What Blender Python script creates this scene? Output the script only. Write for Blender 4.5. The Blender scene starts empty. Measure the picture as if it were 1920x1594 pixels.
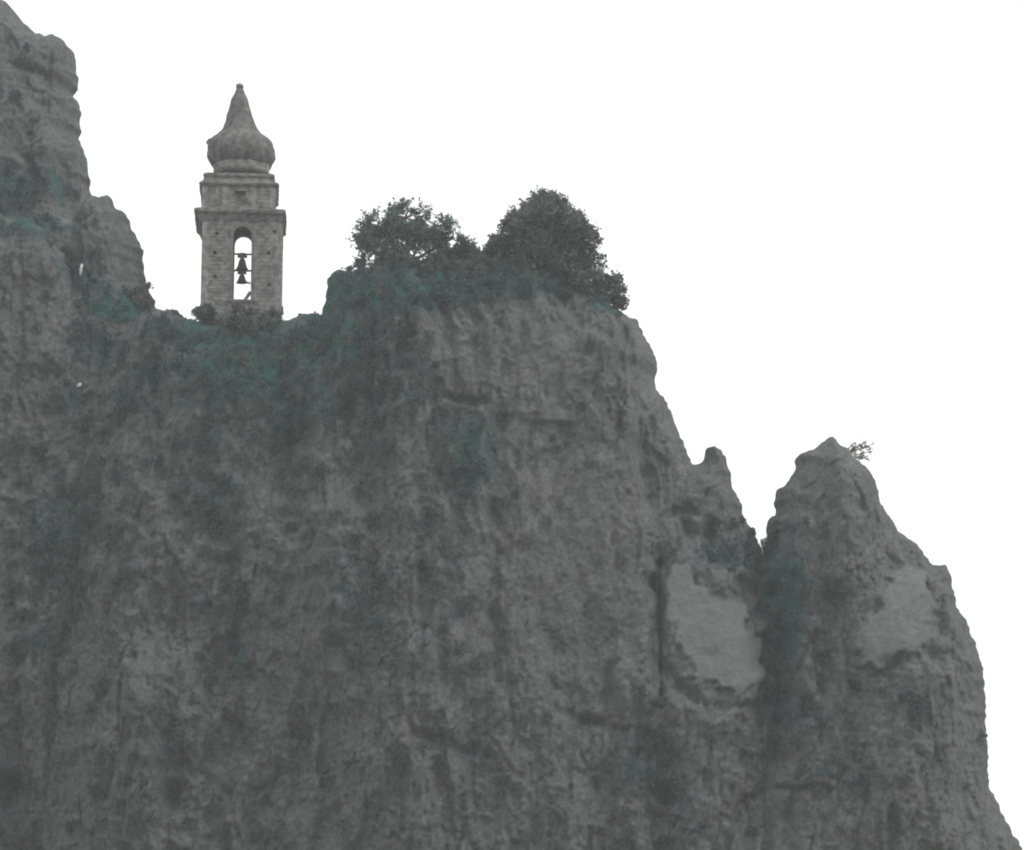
import bpy, bmesh, math, random
import numpy as np
from mathutils import Vector, Matrix

S = bpy.context.scene
R = math.radians
# ------------------------------------------------------------------ camera, world, sun, exposure
PITCH = R(10.0)
HALF_W = 0.1995                      # tan(half horizontal field of view)
CAM = Vector((0.0, 0.0, 1.7))
cd = bpy.data.cameras.new('camera'); cam = bpy.data.objects.new('camera', cd)
S.collection.objects.link(cam); S.camera = cam
cam.location = CAM; cam.rotation_euler = (R(90) + PITCH, 0, 0)
cd.sensor_fit = 'HORIZONTAL'; cd.sensor_width = 36; cd.lens = 18 / HALF_W
cd.dof.use_dof = True; cd.dof.focus_distance = 60; cd.dof.aperture_fstop = 1.7   # slightly soft telephoto picture
cd.clip_start = 0.5; cd.clip_end = 6000

SUN_EL, SUN_AZ = R(46), R(112)        # azimuth measured from +Y (view direction) towards +X (right)
w = bpy.data.worlds.new('World'); S.world = w; w.use_nodes = True
nt = w.node_tree; nt.nodes.clear()
wo = nt.nodes.new('ShaderNodeOutputWorld'); bg = nt.nodes.new('ShaderNodeBackground')
sk = nt.nodes.new('ShaderNodeTexSky'); sk.sky_type = 'NISHITA'; sk.sun_disc = False
sk.sun_elevation = SUN_EL; sk.sun_rotation = SUN_AZ
hs = nt.nodes.new('ShaderNodeHueSaturation'); hs.inputs['Saturation'].default_value = 0.06
mx = nt.nodes.new('ShaderNodeMixRGB'); mx.inputs[0].default_value = 0.88
mx.inputs[2].default_value = (11.0, 11.0, 11.05, 1)      # even white cloud deck
nt.links.new(sk.outputs[0], hs.inputs['Color']); nt.links.new(hs.outputs[0], mx.inputs[1])
nt.links.new(mx.outputs[0], bg.inputs[0]); bg.inputs[1].default_value = 0.12
nt.links.new(bg.outputs[0], wo.inputs[0])

sl = bpy.data.lights.new('sun', 'SUN'); so = bpy.data.objects.new('sun', sl); S.collection.objects.link(so)
sl.energy = 0.95; sl.angle = R(11); sl.color = (1, 0.98, 0.95)
sd = Vector((math.sin(SUN_AZ) * math.cos(SUN_EL), math.cos(SUN_AZ) * math.cos(SUN_EL), math.sin(SUN_EL)))
so.rotation_euler = sd.to_track_quat('Z', 'Y').to_euler(); so.location = (60, 60, 150)
S.view_settings.view_transform = 'Standard'; S.view_settings.look = 'None'
S.view_settings.exposure = 0; S.view_settings.gamma = 1
S.cycles.volume_bounces = 1

# ------------------------------------------------------------------ helpers
def P(px, py, Y):
    """world point at distance Y seen at photo pixel (px, py)"""
    u = (px - 960) / 960 * HALF_W; v = (797 - py) / 960 * HALF_W
    dy = math.cos(PITCH) - v * math.sin(PITCH); dz = math.sin(PITCH) + v * math.cos(PITCH)
    t = Y / dy
    return Vector((u * t, Y, CAM.z + dz * t))
def pix(x, y, z):
    z = z - CAM.z
    f = y * math.cos(PITCH) + z * math.sin(PITCH); up = -y * math.sin(PITCH) + z * math.cos(PITCH)
    return 960 + x / f / HALF_W * 960, 797 - up / f / HALF_W * 960

def tag(o, label=None, cat=None, group=None, kind=None):
    for k, v in (('label', label), ('category', cat), ('group', group), ('kind', kind)):
        if v: o[k] = v
    return o
def empty(name, loc, rz=0):
    o = bpy.data.objects.new(name, None); S.collection.objects.link(o)
    o.location = loc; o.rotation_euler = (0, 0, rz); o.empty_display_size = 0.5
    return o
def link(name, me, mat, parent=None):
    o = bpy.data.objects.new(name, me); S.collection.objects.link(o)
    if mat: me.materials.append(mat)
    if parent: o.parent = parent
    return o
def npmesh(name, V, F, smooth=False, attrs=None):
    V = np.asarray(V, np.float32); F = np.asarray(F, np.int32)
    me = bpy.data.meshes.new(name); n = F.shape[1]
    me.vertices.add(len(V)); me.vertices.foreach_set('co', V.ravel())
    me.loops.add(F.size); me.loops.foreach_set('vertex_index', F.ravel())
    me.polygons.add(len(F)); me.polygons.foreach_set('loop_start', np.arange(0, F.size, n, dtype=np.int32))
    me.polygons.foreach_set('loop_total', np.full(len(F), n, np.int32))
    me.polygons.foreach_set('use_smooth', np.full(len(F), smooth, bool))
    for k, a in (attrs or {}).items():
        at = me.attributes.new(k, 'FLOAT', 'POINT'); at.data.foreach_set('value', np.asarray(a, np.float32))
    me.update(calc_edges=True); me.validate()
    return me

_rs = np.random.RandomState(7)
_perm = _rs.permutation(4096).astype(np.int64)
_grad = _rs.normal(size=(4096, 3)); _grad /= np.linalg.norm(_grad, axis=1)[:, None]
def perlin(x, y, z):
    xi = np.floor(x).astype(np.int64); yi = np.floor(y).astype(np.int64); zi = np.floor(z).astype(np.int64)
    fx, fy, fz = x - xi, y - yi, z - zi
    s = lambda t: t * t * t * (t * (t * 6 - 15) + 10)
    out = 0
    for a in (0, 1):
        for b in (0, 1):
            for c in (0, 1):
                h = _perm[(_perm[(_perm[(xi + a) & 4095] + yi + b) & 4095] + zi + c) & 4095]
                g = _grad[h]
                d = g[:, 0] * (fx - a) + g[:, 1] * (fy - b) + g[:, 2] * (fz - c)
                wgt = (s(fx) if a else 1 - s(fx)) * (s(fy) if b else 1 - s(fy)) * (s(fz) if c else 1 - s(fz))
                out = out + d * wgt
    return out * 1.6
def fbm(x, y, z, o=4, g=0.5):
    r = 0; a = 1.0
    for i in range(o):
        r = r + a * perlin(x * 2.03 ** i + 17.3 * i, y * 2.03 ** i + 5.1 * i, z * 2.03 ** i + 9.7 * i); a *= g
    return r
def ridged(x, y, z, o=4, g=0.5):
    r = 0; a = 1.0
    for i in range(o):
        r = r + a * (1 - 2 * np.abs(perlin(x * 2.1 ** i + 3.3 * i, y * 2.1 ** i + 7.1 * i, z * 2.1 ** i))); a *= g
    return r
def facets(x, z, seed, soft=.10, crack=.25):
    """jittered cells, each a tilted flat plate: angular broken rock"""
    xi = np.floor(x).astype(np.int64); zi = np.floor(z).astype(np.int64)
    best = np.full(len(x), 1e9); sec = np.full(len(x), 1e9); val = np.zeros(len(x))
    for a in (-1, 0, 1):
        for c in (-1, 0, 1):
            h = _perm[(_perm[(xi + a) & 4095] + zi + c + seed * 31) & 4095]; g = _grad[h]; g2 = _grad[_perm[h]]
            cx = xi + a + .5 + .42 * np.clip(g[:, 0] * 1.4, -1, 1); cz = zi + c + .5 + .42 * np.clip(g[:, 1] * 1.4, -1, 1)
            dx = x - cx; dz = z - cz; D = dx * dx + dz * dz; v = g2[:, 2] * .8 + g2[:, 0] * dx * 1.1 + g2[:, 1] * dz * 1.1
            m_ = D < best; sec = np.where(m_, best, np.minimum(sec, D)); val = np.where(m_, v, val); best = np.where(m_, D, best)
    e = np.sqrt(sec) - np.sqrt(best)
    return val * sstep(0, soft, e) - crack * (1 - sstep(0, .08, e))
def sstep(a, b, x):
    t = np.clip((x - a) / (b - a), 0, 1); return t * t * (3 - 2 * t)

# ------------------------------------------------------------------ materials
def mat(name):
    m = bpy.data.materials.new(name); m.use_nodes = True
    n = m.node_tree; b = n.nodes['Principled BSDF']; b.inputs['Roughness'].default_value = 0.95
    b.inputs['Specular IOR Level'].default_value = 0.15
    return m, n, b
def noise(n, scale, detail=6, rough=0.6, stretch=None, vec=None):
    t = n.nodes.new('ShaderNodeTexNoise'); t.inputs['Scale'].default_value = scale
    t.inputs['Detail'].default_value = detail; t.inputs['Roughness'].default_value = rough
    if vec is None:
        vec = n.nodes.new('ShaderNodeTexCoord').outputs['Object']
    if stretch:
        mp = n.nodes.new('ShaderNodeMapping'); mp.inputs['Scale'].default_value = stretch
        n.links.new(vec, mp.inputs[0]); vec = mp.outputs[0]
    n.links.new(vec, t.inputs['Vector'])
    return t.outputs['Fac']
def ramp(n, fac, stops):
    r = n.nodes.new('ShaderNodeValToRGB'); e = r.color_ramp.elements
    while len(e) < len(stops): e.new(0.5)
    for i, (p, c) in enumerate(stops):
        e[i].position = p; e[i].color = (c if len(c) == 4 else (*c, 1))
    n.links.new(fac, r.inputs[0]); return r.outputs[0]
def mix(n, fac, a, b, mode='MIX'):
    m = n.nodes.new('ShaderNodeMixRGB'); m.blend_type = mode
    for i, v in ((0, fac), (1, a), (2, b)):
        if hasattr(v, 'links'): n.links.new(v, m.inputs[i])
        else: m.inputs[i].default_value = v if i == 0 else (*v, 1)
    return m.outputs[0]
def mth(n, op, a, b=0.0, clamp=False):
    m = n.nodes.new('ShaderNodeMath'); m.operation = op; m.use_clamp = clamp
    for i, v in ((0, a), (1, b)):
        if hasattr(v, 'links'): n.links.new(v, m.inputs[i])
        else: m.inputs[i].default_value = v
    return m.outputs[0]
def bump(n, b, h, dist, strength=1.0):
    k = n.nodes.new('ShaderNodeBump'); k.inputs['Distance'].default_value = dist
    k.inputs['Strength'].default_value = strength
    n.links.new(h, k.inputs['Height']); n.links.new(k.outputs[0], b.inputs['Normal'])

def rock_material():
    m, n, b = mat('limestone')
    big = noise(n, 0.16, 5, 0.6)
    mid = noise(n, 0.9, 7, 0.65)
    fine = noise(n, 2.6, 6, 0.75)
    streak = noise(n, 0.8, 6, 0.65, (1.0, 0.6, 0.12))
    c = ramp(n, mid, [(0.36, (0.06, 0.06, 0.06)), (0.5, (0.112, 0.112, 0.111)), (0.64, (0.19, 0.19, 0.188))])
    c = mix(n, 0.45, c, ramp(n, streak, [(0.38, (0.05, 0.05, 0.05)), (0.62, (0.20, 0.199, 0.197))]))
    c = mix(n, 0.5, c, ramp(n, fine, [(0.38, (0.04, 0.04, 0.04)), (0.62, (0.23, 0.23, 0.227))]))
    pale = n.nodes.new('ShaderNodeAttribute'); pale.attribute_name = 'pale'
    pf = mth(n, 'MULTIPLY', pale.outputs['Fac'], ramp(n, noise(n, 0.7, 6, 0.7), [(0.34, (0.45,) * 3), (0.46, (1,) * 3)]))
    c = mix(n, pf, c, mix(n, fine, (0.142, 0.143, 0.143), (0.252, 0.254, 0.253)))
    veg = n.nodes.new('ShaderNodeAttribute'); veg.attribute_name = 'veg'
    vn = mth(n, 'ADD', veg.outputs['Fac'], mth(n, 'MULTIPLY', mth(n, 'SUBTRACT', noise(n, 0.55, 8, 0.72), 0.5), 2.2))
    vf = ramp(n, vn, [(0.35, (0,) * 3), (0.72, (1,) * 3)])
    vc = mix(n, ramp(n, noise(n, 0.35, 5, .6), [(.4, (0,) * 3), (.6, (1,) * 3)]), (0.004, 0.078, 0.073), (0.060, 0.078, 0.074))
    tl = ramp(n, mth(n, 'ADD', veg.outputs['Fac'], mth(n, 'MULTIPLY', mth(n, 'SUBTRACT', noise(n, 0.28, 3, 0.5), 0.5), 2.6)), [(0.54, (0,) * 3), (0.70, (1,) * 3)])
    vc = mix(n, tl, vc, (0.001, 0.095, 0.086))
    c = mix(n, mth(n, 'MULTIPLY', vf, 0.85), c, vc)
    tint = ramp(n, noise(n, 0.3, 4, 0.6, None), [(0.40, (0.90, 1.02, 1.0)), (0.52, (1, 1, 1)), (0.64, (1.05, 0.95, 0.95))])
    c = mix(n, 0.3, c, tint, 'MULTIPLY')
    c = mix(n, 1.0, c, (0.905, 0.935, 0.94), 'MULTIPLY')
    n.links.new(c, b.inputs['Base Color'])
    h = mth(n, 'ADD', mth(n, 'MULTIPLY', mid, 0.7), mth(n, 'MULTIPLY', fine, 0.45))
    bump(n, b, h, 0.5, 0.9)
    return m
ROCK = rock_material()

def leaf_material(name, a, b_, tr=0.25):
    m, n, b = mat(name)
    at = n.nodes.new('ShaderNodeAttribute'); at.attribute_name = 'shade'
    c = mix(n, at.outputs['Fac'], a, b_)
    n.links.new(c, b.inputs['Base Color']); b.inputs['Roughness'].default_value = 0.7
    t = n.nodes.new('ShaderNodeBsdfTranslucent'); n.links.new(c, t.inputs[0])
    s = n.nodes.new('ShaderNodeMixShader'); s.inputs[0].default_value = tr
    o = n.nodes['Material Output']
    n.links.new(b.outputs[0], s.inputs[1]); n.links.new(t.outputs[0], s.inputs[2]); n.links.new(s.outputs[0], o.inputs[0])
    return m
LEAF = leaf_material('leaves', (0.040, 0.056, 0.050), (0.21, 0.235, 0.22), .35)
LEAF2 = leaf_material('teal_leaves', (0.035, 0.068, 0.060), (0.17, 0.235, 0.215), .35)
IVY = leaf_material('cliff_leaves', (0.040, 0.092, 0.085), (0.125, 0.170, 0.158), .35)
def plain(name, col, var=0.5, sc=6, dist=0.03, stretch=None):
    m, n, b = mat(name)
    f = noise(n, sc, 7, 0.65, stretch)
    n.links.new(mix(n, f, tuple(x * (1 - var) for x in col), tuple(x * (1 + var) for x in col)), b.inputs['Base Color'])
    bump(n, b, f, dist); return m
BARK = plain('bark', (0.085, 0.078, 0.068), 0.5, 3, 0.05, (1, 1, 0.2))
TWIG = plain('dry_twig', (0.16, 0.15, 0.135), 0.3, 3, 0.02)
METAL = plain('dark_bronze', (0.035, 0.037, 0.036), 0.4, 5, 0.01)
METAL.node_tree.nodes['Principled BSDF'].inputs['Metallic'].default_value = 0.5
WOODB = plain('weathered_beam', (0.06, 0.055, 0.05), 0.4, 4, 0.02)

def mp_off(n, v):
    m = n.nodes.new('ShaderNodeMapping'); m.inputs['Location'].default_value = (13.7, 4.1, 8.3); n.links.new(v, m.inputs[0]); return m.outputs[0]
def stone_material(name, base, block=True, dark=0.6):
    m, n, b = mat(name)
    co = n.nodes.new('ShaderNodeTexCoord').outputs['Object']
    st = noise(n, 1.3, 7, 0.7); fi = noise(n, 6, 6, 0.7); sk_ = noise(n, 1.4, 6, 0.6, (1, 1, 0.18))
    c = mix(n, st, tuple(x * 0.40 for x in base), tuple(x * 1.55 for x in base))
    c = mix(n, 0.45, c, ramp(n, sk_, [(0.36, tuple(x * dark for x in base)), (0.62, tuple(x * 1.2 for x in base))]))
    h = mth(n, 'ADD', mth(n, 'MULTIPLY', st, 0.4), mth(n, 'MULTIPLY', fi, 0.4))
    if block:
        sp = n.nodes.new('ShaderNodeSeparateXYZ'); n.links.new(co, sp.inputs[0])
        cb = n.nodes.new('ShaderNodeCombineXYZ')
        n.links.new(mth(n, 'ADD', sp.outputs[0], sp.outputs[1]), cb.inputs[0]); n.links.new(sp.outputs[2], cb.inputs[1])
        br = n.nodes.new('ShaderNodeTexBrick'); n.links.new(cb.outputs[0], br.inputs['Vector'])
        br.inputs['Scale'].default_value = 1.0; br.inputs['Brick Width'].default_value = 0.62
        br.inputs['Row Height'].default_value = 0.31; br.inputs['Mortar Size'].default_value = 0.022
        br.inputs['Color1'].default_value = (0.75, 0.75, 0.75, 1); br.inputs['Color2'].default_value = (1.15, 1.15, 1.15, 1)
        br.inputs['Mortar'].default_value = (0.62, 0.62, 0.62, 1); br.inputs['Mortar Smooth'].default_value = 0.6
        c = mix(n, 0.75, c, br.outputs['Color'], 'MULTIPLY')
        h = mth(n, 'SUBTRACT', h, mth(n, 'MULTIPLY', br.outputs['Fac'], 0.4))
    mo = ramp(n, noise(n, 2.1, 3, 0.55, None, mp_off(n, co)), [(0.40, (0.5,) * 3), (0.56, (1.08,) * 3)])
    c = mix(n, 0.75, c, mo, 'MULTIPLY')
    n.links.new(c, b.inputs['Base Color']); bump(n, b, h, 0.13, 1.0)
    return m
STONE = stone_material('tower_masonry', (0.225, 0.224, 0.22))
TRIM = stone_material('tower_cornice_stone', (0.17, 0.169, 0.166), False, 0.4)
PALE = stone_material('tower_pale_stone', (0.25, 0.249, 0.245), False, 0.5)
TILE = stone_material('dome_plaster', (0.165, 0.165, 0.163), False, 0.35)

# ------------------------------------------------------------------ rock masses
VEG = [(470, 690, 210, 90, .85), (650, 640, 130, 90, .85), (640, 760, 130, 80, .6), (300, 690, 120, 60, .6), (880, 880, 70, 80, .8), (70, 350, 90, 60, .6), (30, 200, 60, 60, .25), (400, 830, 120, 70, .5), (110, 1010, 90, 50, .7),
 (740, 560, 120, 50, 1.), (620, 580, 60, 60, .8), (880, 530, 120, 60, 1.), (1010, 545, 90, 30, .8), (1130, 585, 50, 20, .7), (60, 430, 110, 30, .7), (150, 520, 60, 60, .7), (230, 580, 80, 50, .75), (330, 620, 70, 30, .8), (440, 640, 100, 40, 1.), (200, 660, 90, 60, .5),
 (330, 950, 420, 480, .30), (650, 800, 260, 330, .26), (350, 1400, 380, 260, .24), (760, 1250, 260, 260, .2), (60, 600, 160, 230, .2),
   # px, py, rx, ry, strength: where plants and moss cover the rock
 (35, 360, 70, 60, .75), (120, 500, 60, 60, .3), (230, 570, 110, 60, .4), (330, 640, 120, 60, .5), (450, 620, 130, 70, .75),
 (130, 750, 60, 60, .45), (250, 760, 60, 50, .6), (410, 730, 90, 110, .55), (545, 780, 90, 90, .6), (690, 560, 130, 90, .8),
 (860, 520, 120, 60, .8), (1000, 490, 90, 70, .8), (760, 720, 90, 90, .55), (880, 860, 90, 110, .6), (660, 760, 120, 110, .45),
 (150, 980, 120, 70, .6), (110, 1070, 60, 110, .55), (90, 1215, 80, 40, .55), (420, 950, 90, 110, .5), (450, 1180, 50, 170, .55),
 (690, 1120, 110, 120, .45), (840, 1130, 70, 140, .4), (340, 1400, 60, 120, .45), (20, 1450, 50, 160, .45), (600, 880, 120, 90, .35),
 (1130, 770, 60, 40, .4), (1360, 1040, 90, 60, .6), (1465, 1140, 55, 190, .85), (1470, 1340, 90, 60, .6), (1430, 1390, 140, 60, .4),
 (1220, 1420, 80, 90, .55), (1250, 1530, 90, 90, .4), (880, 1440, 110, 60, .4), (1560, 960, 60, 60, .2), (1660, 1310, 80, 60, .35),
 (1600, 1460, 140, 60, .35), (60, 880, 110, 70, .4), (700, 1350, 150, 110, .25), (560, 1450, 130, 90, .25), (840, 990, 80, 40, .4)]
PALEP = [(1050, 690, 70, 110, .35), (1205, 690, 40, 120, .35), (1330, 1210, 95, 110, .8), (1400, 1140, 40, 60, .3), (1680, 1200, 85, 75, .7), (1290, 1090, 50, 60, .3),
 (1700, 1130, 50, 60, .4), (1800, 1330, 50, 160, .35), (960, 620, 90, 40, .3), (1100, 1000, 130, 140, .2), (1180, 1170, 50, 160, .35),
 (830, 640, 70, 50, .2), (540, 1530, 40, 40, .5), (1270, 1380, 40, 60, .4), (1590, 880, 60, 70, .25), (1030, 793, 55, 4, .9), (115, 420, 35, 9, .8),
 (80, 130, 120, 120, .2), (120, 230, 70, 120, .15), (140, 480, 10, 30, .7), (1790, 1540, 100, 60, .25), (1490, 1560, 160, 50, .2), (410, 1448, 14, 10, .8), (178, 765, 14, 14, .7)]  # the narrow upright streak is painted for a bright slit by the left wall
STROKES = [  # polyline, half width (m), depth (m, + = recess, - = rib)
 ([(1165, 600), (1185, 700), (1215, 830), (1225, 960), (1232, 1090)], 0.9, 1.1),
 ([(1232, 1060), (1234, 1200), (1236, 1330)], 0.35, 1.6),
 ([(1236, 1240), (1262, 1290), (1330, 1335), (1420, 1330)], 0.5, 1.0),
 ([(1290, 975), (1350, 1040), (1430, 1110)], 1.8, 1.7),
 ([(1205, 1380), (1230, 1450), (1250, 1600)], 2.0, 1.7),
 ([(1430, 1020), (1450, 1150), (1470, 1330)], 1.6, 2.5),
 ([(800, 960), (800, 1180)], 0.7, 0.7), ([(935, 790), (935, 960), (920, 1280)], 0.8, 0.9),
 ([(860, 960), (862, 1300)], 1.6, 1.1), ([(1010, 1150), (1060, 1240), (1090, 1360)], 0.8, 0.8),
 ([(830, 757), (910, 762)], 0.3, 0.6), ([(980, 780), (1070, 786)], 0.5, -0.6),
 ([(1140, 1250), (1150, 1500)], 0.5, 0.7), ([(1090, 1350), (1160, 1375)], 0.4, 0.8),
 ([(1600, 1290), (1680, 1240), (1770, 1230), (1800, 1300)], 0.9, 1.0), ([(1745, 1080), (1750, 1190)], 0.6, 0.8),
 ([(1560, 1130), (1540, 1260), (1530, 1340)], 1.2, 1.1), ([(1360, 1590), (1380, 1510), (1440, 1480), (1560, 1485)], 0.35, 0.7),
 ([(40, 900), (60, 1080), (40, 1250), (20, 1500)], 1.4, 1.4), ([(200, 780), (190, 900), (160, 980)], 1.2, 1.2),
 ([(300, 640), (300, 800), (360, 1000)], 1.6, 1.0), ([(520, 640), (560, 860), (540, 1180)], 2.0, 1.3),
 ([(400, 900), (440, 1100), (460, 1400)], 1.6, 1.2), ([(270, 1050), (260, 1500)], 2.0, -1.0), ([(620, 980), (640, 1300)], 1.8, -1.0),
 ([(700, 760), (690, 1000)], 2.0, 1.2), ([(1000, 850), (1010, 1080)], 1.6, -0.9), ([(1110, 600), (1130, 880)], 1.8, -0.8),
 ([(320, 1380), (345, 1560)], 0.9, 1.0), ([(0, 250), (60, 300), (160, 320)], 0.6, 0.5), ([(20, 120), (90, 140), (145, 165)], 0.5, 0.6),
 ([(60, 190), (120, 195), (150, 190)], 0.5, 0.8), ([(1310, 880), (1340, 960), (1400, 1010)], 1.0, -0.6), ([(640, 540), (628, 640), (650, 800)], 0.8, 0.7),
 ([(1500, 900), (1520, 1000), (1510, 1110)], 1.0, -0.7), ([(800, 1390), (900, 1420), (960, 1480)], 1.0, 1.0)]

def jag(pts, Y, amp, seed):
    """fractal subdivision of a pixel outline -> (x, z) points in the plane y=Y"""
    rnd = random.Random(seed); w = [P(px, py, Y) for px, py in pts]
    out = [(w[0].x, w[0].z)]; acc = 0.0
    for a, b in zip(w, w[1:]):
        L = math.hypot(b.x - a.x, b.z - a.z); n = max(1, int(L / 0.2))
        nx, nz = -(b.z - a.z) / max(L, 1e-6), (b.x - a.x) / max(L, 1e-6)
        for i in range(1, n + 1):
            t = i / n; k = rnd.uniform(-1, 1) * amp * .5 * (0 if i == n else 1); acc += L / n
            k += amp * (1.3 * float(perlin(np.array([acc / 1.3]), np.array([seed * 3.1]), np.array([.5]))[0]) + .9 * float(perlin(np.array([acc / .45]), np.array([seed * 1.7]), np.array([.5]))[0]))
            out.append((a.x + (b.x - a.x) * t + nx * k, a.z + (b.z - a.z) * t + nz * k))
    return np.array(out)
def seg_dist(px, pz, poly, closed=False):
    """distance and nearest point to a polyline"""
    A = poly if not closed else np.vstack([poly, poly[:1]])
    a = A[:-1]; d = A[1:] - a; L2 = (d ** 2).sum(1) + 1e-12
    best = np.full(len(px), 1e9); nx = np.zeros(len(px)); nz = np.zeros(len(px))
    for s in range(0, len(px), 20000):
        e = slice(s, s + 20000); X = px[e][:, None]; Z = pz[e][:, None]
        t = np.clip(((X - a[:, 0]) * d[:, 0] + (Z - a[:, 1]) * d[:, 1]) / L2, 0, 1)
        qx = a[:, 0] + t * d[:, 0]; qz = a[:, 1] + t * d[:, 1]
        D = (X - qx) ** 2 + (Z - qz) ** 2; i = D.argmin(1); r = np.arange(len(i))
        best[e] = np.sqrt(D[r, i]); nx[e] = qx[r, i]; nz[e] = qz[r, i]
    return best, nx, nz
def inside(px, pz, poly):
    r = np.zeros(len(px), bool); q = np.roll(poly, -1, 0)
    for (x1, z1), (x2, z2) in zip(poly, q):
        if z1 == z2: continue
        c = ((z1 > pz) != (z2 > pz)) & (px < (x2 - x1) * (pz - z1) / (z2 - z1) + x1); r ^= c
    return r
def blobs(PX, PY, lst):
    r = np.zeros_like(PX)
    for x, y, a, b, s in lst:
        r = np.maximum(r, s * np.exp(-1.1 * (((PX - x) / a) ** 2 + ((PY - y) / b) ** 2) ** 1.3))
    return r
SLABS = [[(1240, 1072), (1285, 1062), (1330, 1108), (1398, 1142), (1424, 1195), (1424, 1288), (1380, 1310), (1312, 1292), (1266, 1242), (1240, 1165)],
 [(1600, 1180), (1645, 1130), (1668, 1060), (1738, 1070), (1742, 1205), (1700, 1238), (1650, 1262), (1605, 1258)],
 [(1052, 632), (1082, 640), (1092, 740), (1066, 752), (1046, 700)]]
SURF = []
FOOT = -6.0
def mass(name, label, Yc, pts, seed, depth=8.0, rad=9.0, lean=0.10, holes=(), relief=1.0, step=0.125, xlim=(-46, 46)):
    top = jag(pts, Yc, 0.15, seed)
    poly = np.vstack([top, [[top[-1, 0], FOOT - 1], [top[0, 0], FOOT - 1]]])
    x0, x1 = poly[:, 0].min() - 0.3, poly[:, 0].max() + 0.3; zt = poly[:, 1].max() + 0.3
    def axis(lo, hi, flo, fhi, st):
        r = [max(lo, flo)]
        while r[-1] < min(hi, fhi): r.append(r[-1] + st)
        while r[-1] < hi: r.append(r[-1] + 1.2)
        l = [r[0]]
        while l[-1] > lo: l.append(l[-1] - 1.2)
        return np.array(l[:0:-1] + r)
    def sheet(st, sign, noisy):
        ax = axis(x0, x1, xlim[0], xlim[1], st); az = axis(FOOT, zt, 2.5, 75, st)
        nx, nz = len(ax), len(az)
        X, Z = np.meshgrid(ax, az); X = X.ravel(); Z = Z.ravel()
        ins = inside(X, Z, poly)
        d, qx, qz = seg_dist(X, Z, top)
        dh = np.full(len(X), 1e3)
        for h in holes:
            hp = np.array([(P(a, b, Yc).x, P(a, b, Yc).z) for a, b in h])
            ih = inside(X, Z, hp); dd, hx, hz = seg_dist(X, Z, hp, True)
            ins &= ~ih; m_ = ih & (dd < st * 1.5)
            qx = np.where(m_, hx, qx); qz = np.where(m_, hz, qz); d = np.where(m_, 0, d)
            dh = np.minimum(dh, np.where(ih, 0, dd))
        G = ins.reshape(nz, nx); nb = np.zeros_like(G)
        nb[1:] |= G[:-1]; nb[:-1] |= G[1:]; nb[:, 1:] |= G[:, :-1]; nb[:, :-1] |= G[:, 1:]
        nb[1:, 1:] |= G[:-1, :-1]; nb[:-1, :-1] |= G[1:, 1:]; nb[1:, :-1] |= G[:-1, 1:]; nb[:-1, 1:] |= G[1:, :-1]
        edge = (nb & ~G).ravel()
        X = np.where(edge, qx, X); Z = np.where(edge, qz, Z); d = np.where(edge, 0, d)
        keep = (G.ravel() | edge)
        idx = np.full(len(X), -1); idx[keep] = np.arange(keep.sum())
        I = idx.reshape(nz, nx)
        q = np.stack([I[:-1, :-1], I[:-1, 1:], I[1:, 1:], I[1:, :-1]], -1).reshape(-1, 4)
        q = q[(q >= 0).all(1)]
        # a face made only of rim points closes no rock: drop it
        ed = edge[keep]; q = q[~ed[q].all(1)]
        X, Z, d, dh = X[keep], Z[keep], d[keep], dh[keep]
        t = np.clip(d / rad, 0, 1); f = depth * np.sqrt(np.maximum(0, 1 - (1 - t) ** 2))
        f = f + np.maximum(0, d - rad) * lean * 1.6
        f *= sstep(0, 1.3, dh) ** 0.5 if holes else 1
        if sign > 0:
            V = np.stack([X, Yc + 0.6 * f, Z], 1); return V, q[:, ::-1], X, Z, d, None, None
        s = seed * 13.7
        wx = X + 1.6 * fbm(X / 7, Z / 9, X * 0 + s, 3); wz = Z + 1.2 * fbm(X / 6 + 9, Z / 6, X * 0 + s, 3)
        h = 1.9 * fbm(wx / 13, wz / 24, X * 0 + s, 3)
        h += 0.8 * (ridged(wx / 6.0, wz / 24, X * 0 + s + 3, 3, 0.45) - 0.5)
        h += 0.42 * ridged(wx / 1.6, wz / 13, X * 0 + s + 5, 3, 0.5)
        kx = X + .35 * fbm(X / 4, Z / 4, X * 0 + s + 61, 2); kz = Z + .5 * fbm(X / 4, Z / 4, X * 0 + s + 71, 2)
        h += 0.62 * facets(kx / 4.6, kz / 13.0, seed, .3, 0) + 0.46 * facets(kx / 1.5 + 40, kz / 4.4, seed + 3, .14, .14) + 0.22 * facets(kx / .62 + 80, kz / 1.3, seed + 7)
        h += 0.12 * facets(kx / .4 + 30, kz / .42, seed + 9)
        h += 0.22 * fbm(wx / 2.4, wz / 3.6, X * 0 + s + 7, 5, 0.65)
        h += 0.08 * fbm(X / 0.5, Z / 0.6, X * 0 + s + 21, 3, 0.7)
        # ledges: quantise part of the relief with height so that beds catch the light
        lz = wz / 2.3 + 0.8 * fbm(X / 8, Z / 12, X * 0 + s + 31, 2); fr = lz - np.floor(lz)
        h += 0.35 * (np.power(fr, 3) - 0.3) * sstep(-0.1, 0.6, fbm(X / 9, Z / 9, X * 0 + s + 41, 2))
        PX, PY = pix(X, Yc - f, Z)
        veg = blobs(PX, PY, VEG); pale = blobs(PX, PY, PALEP)
        flat = blobs(PX, PY, [(1070, 1090, 140, 290, .5), (870, 1120, 70, 200, .5), (560, 1130, 90, 200, .35), (1000, 690, 120, 70, .35)])
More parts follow.
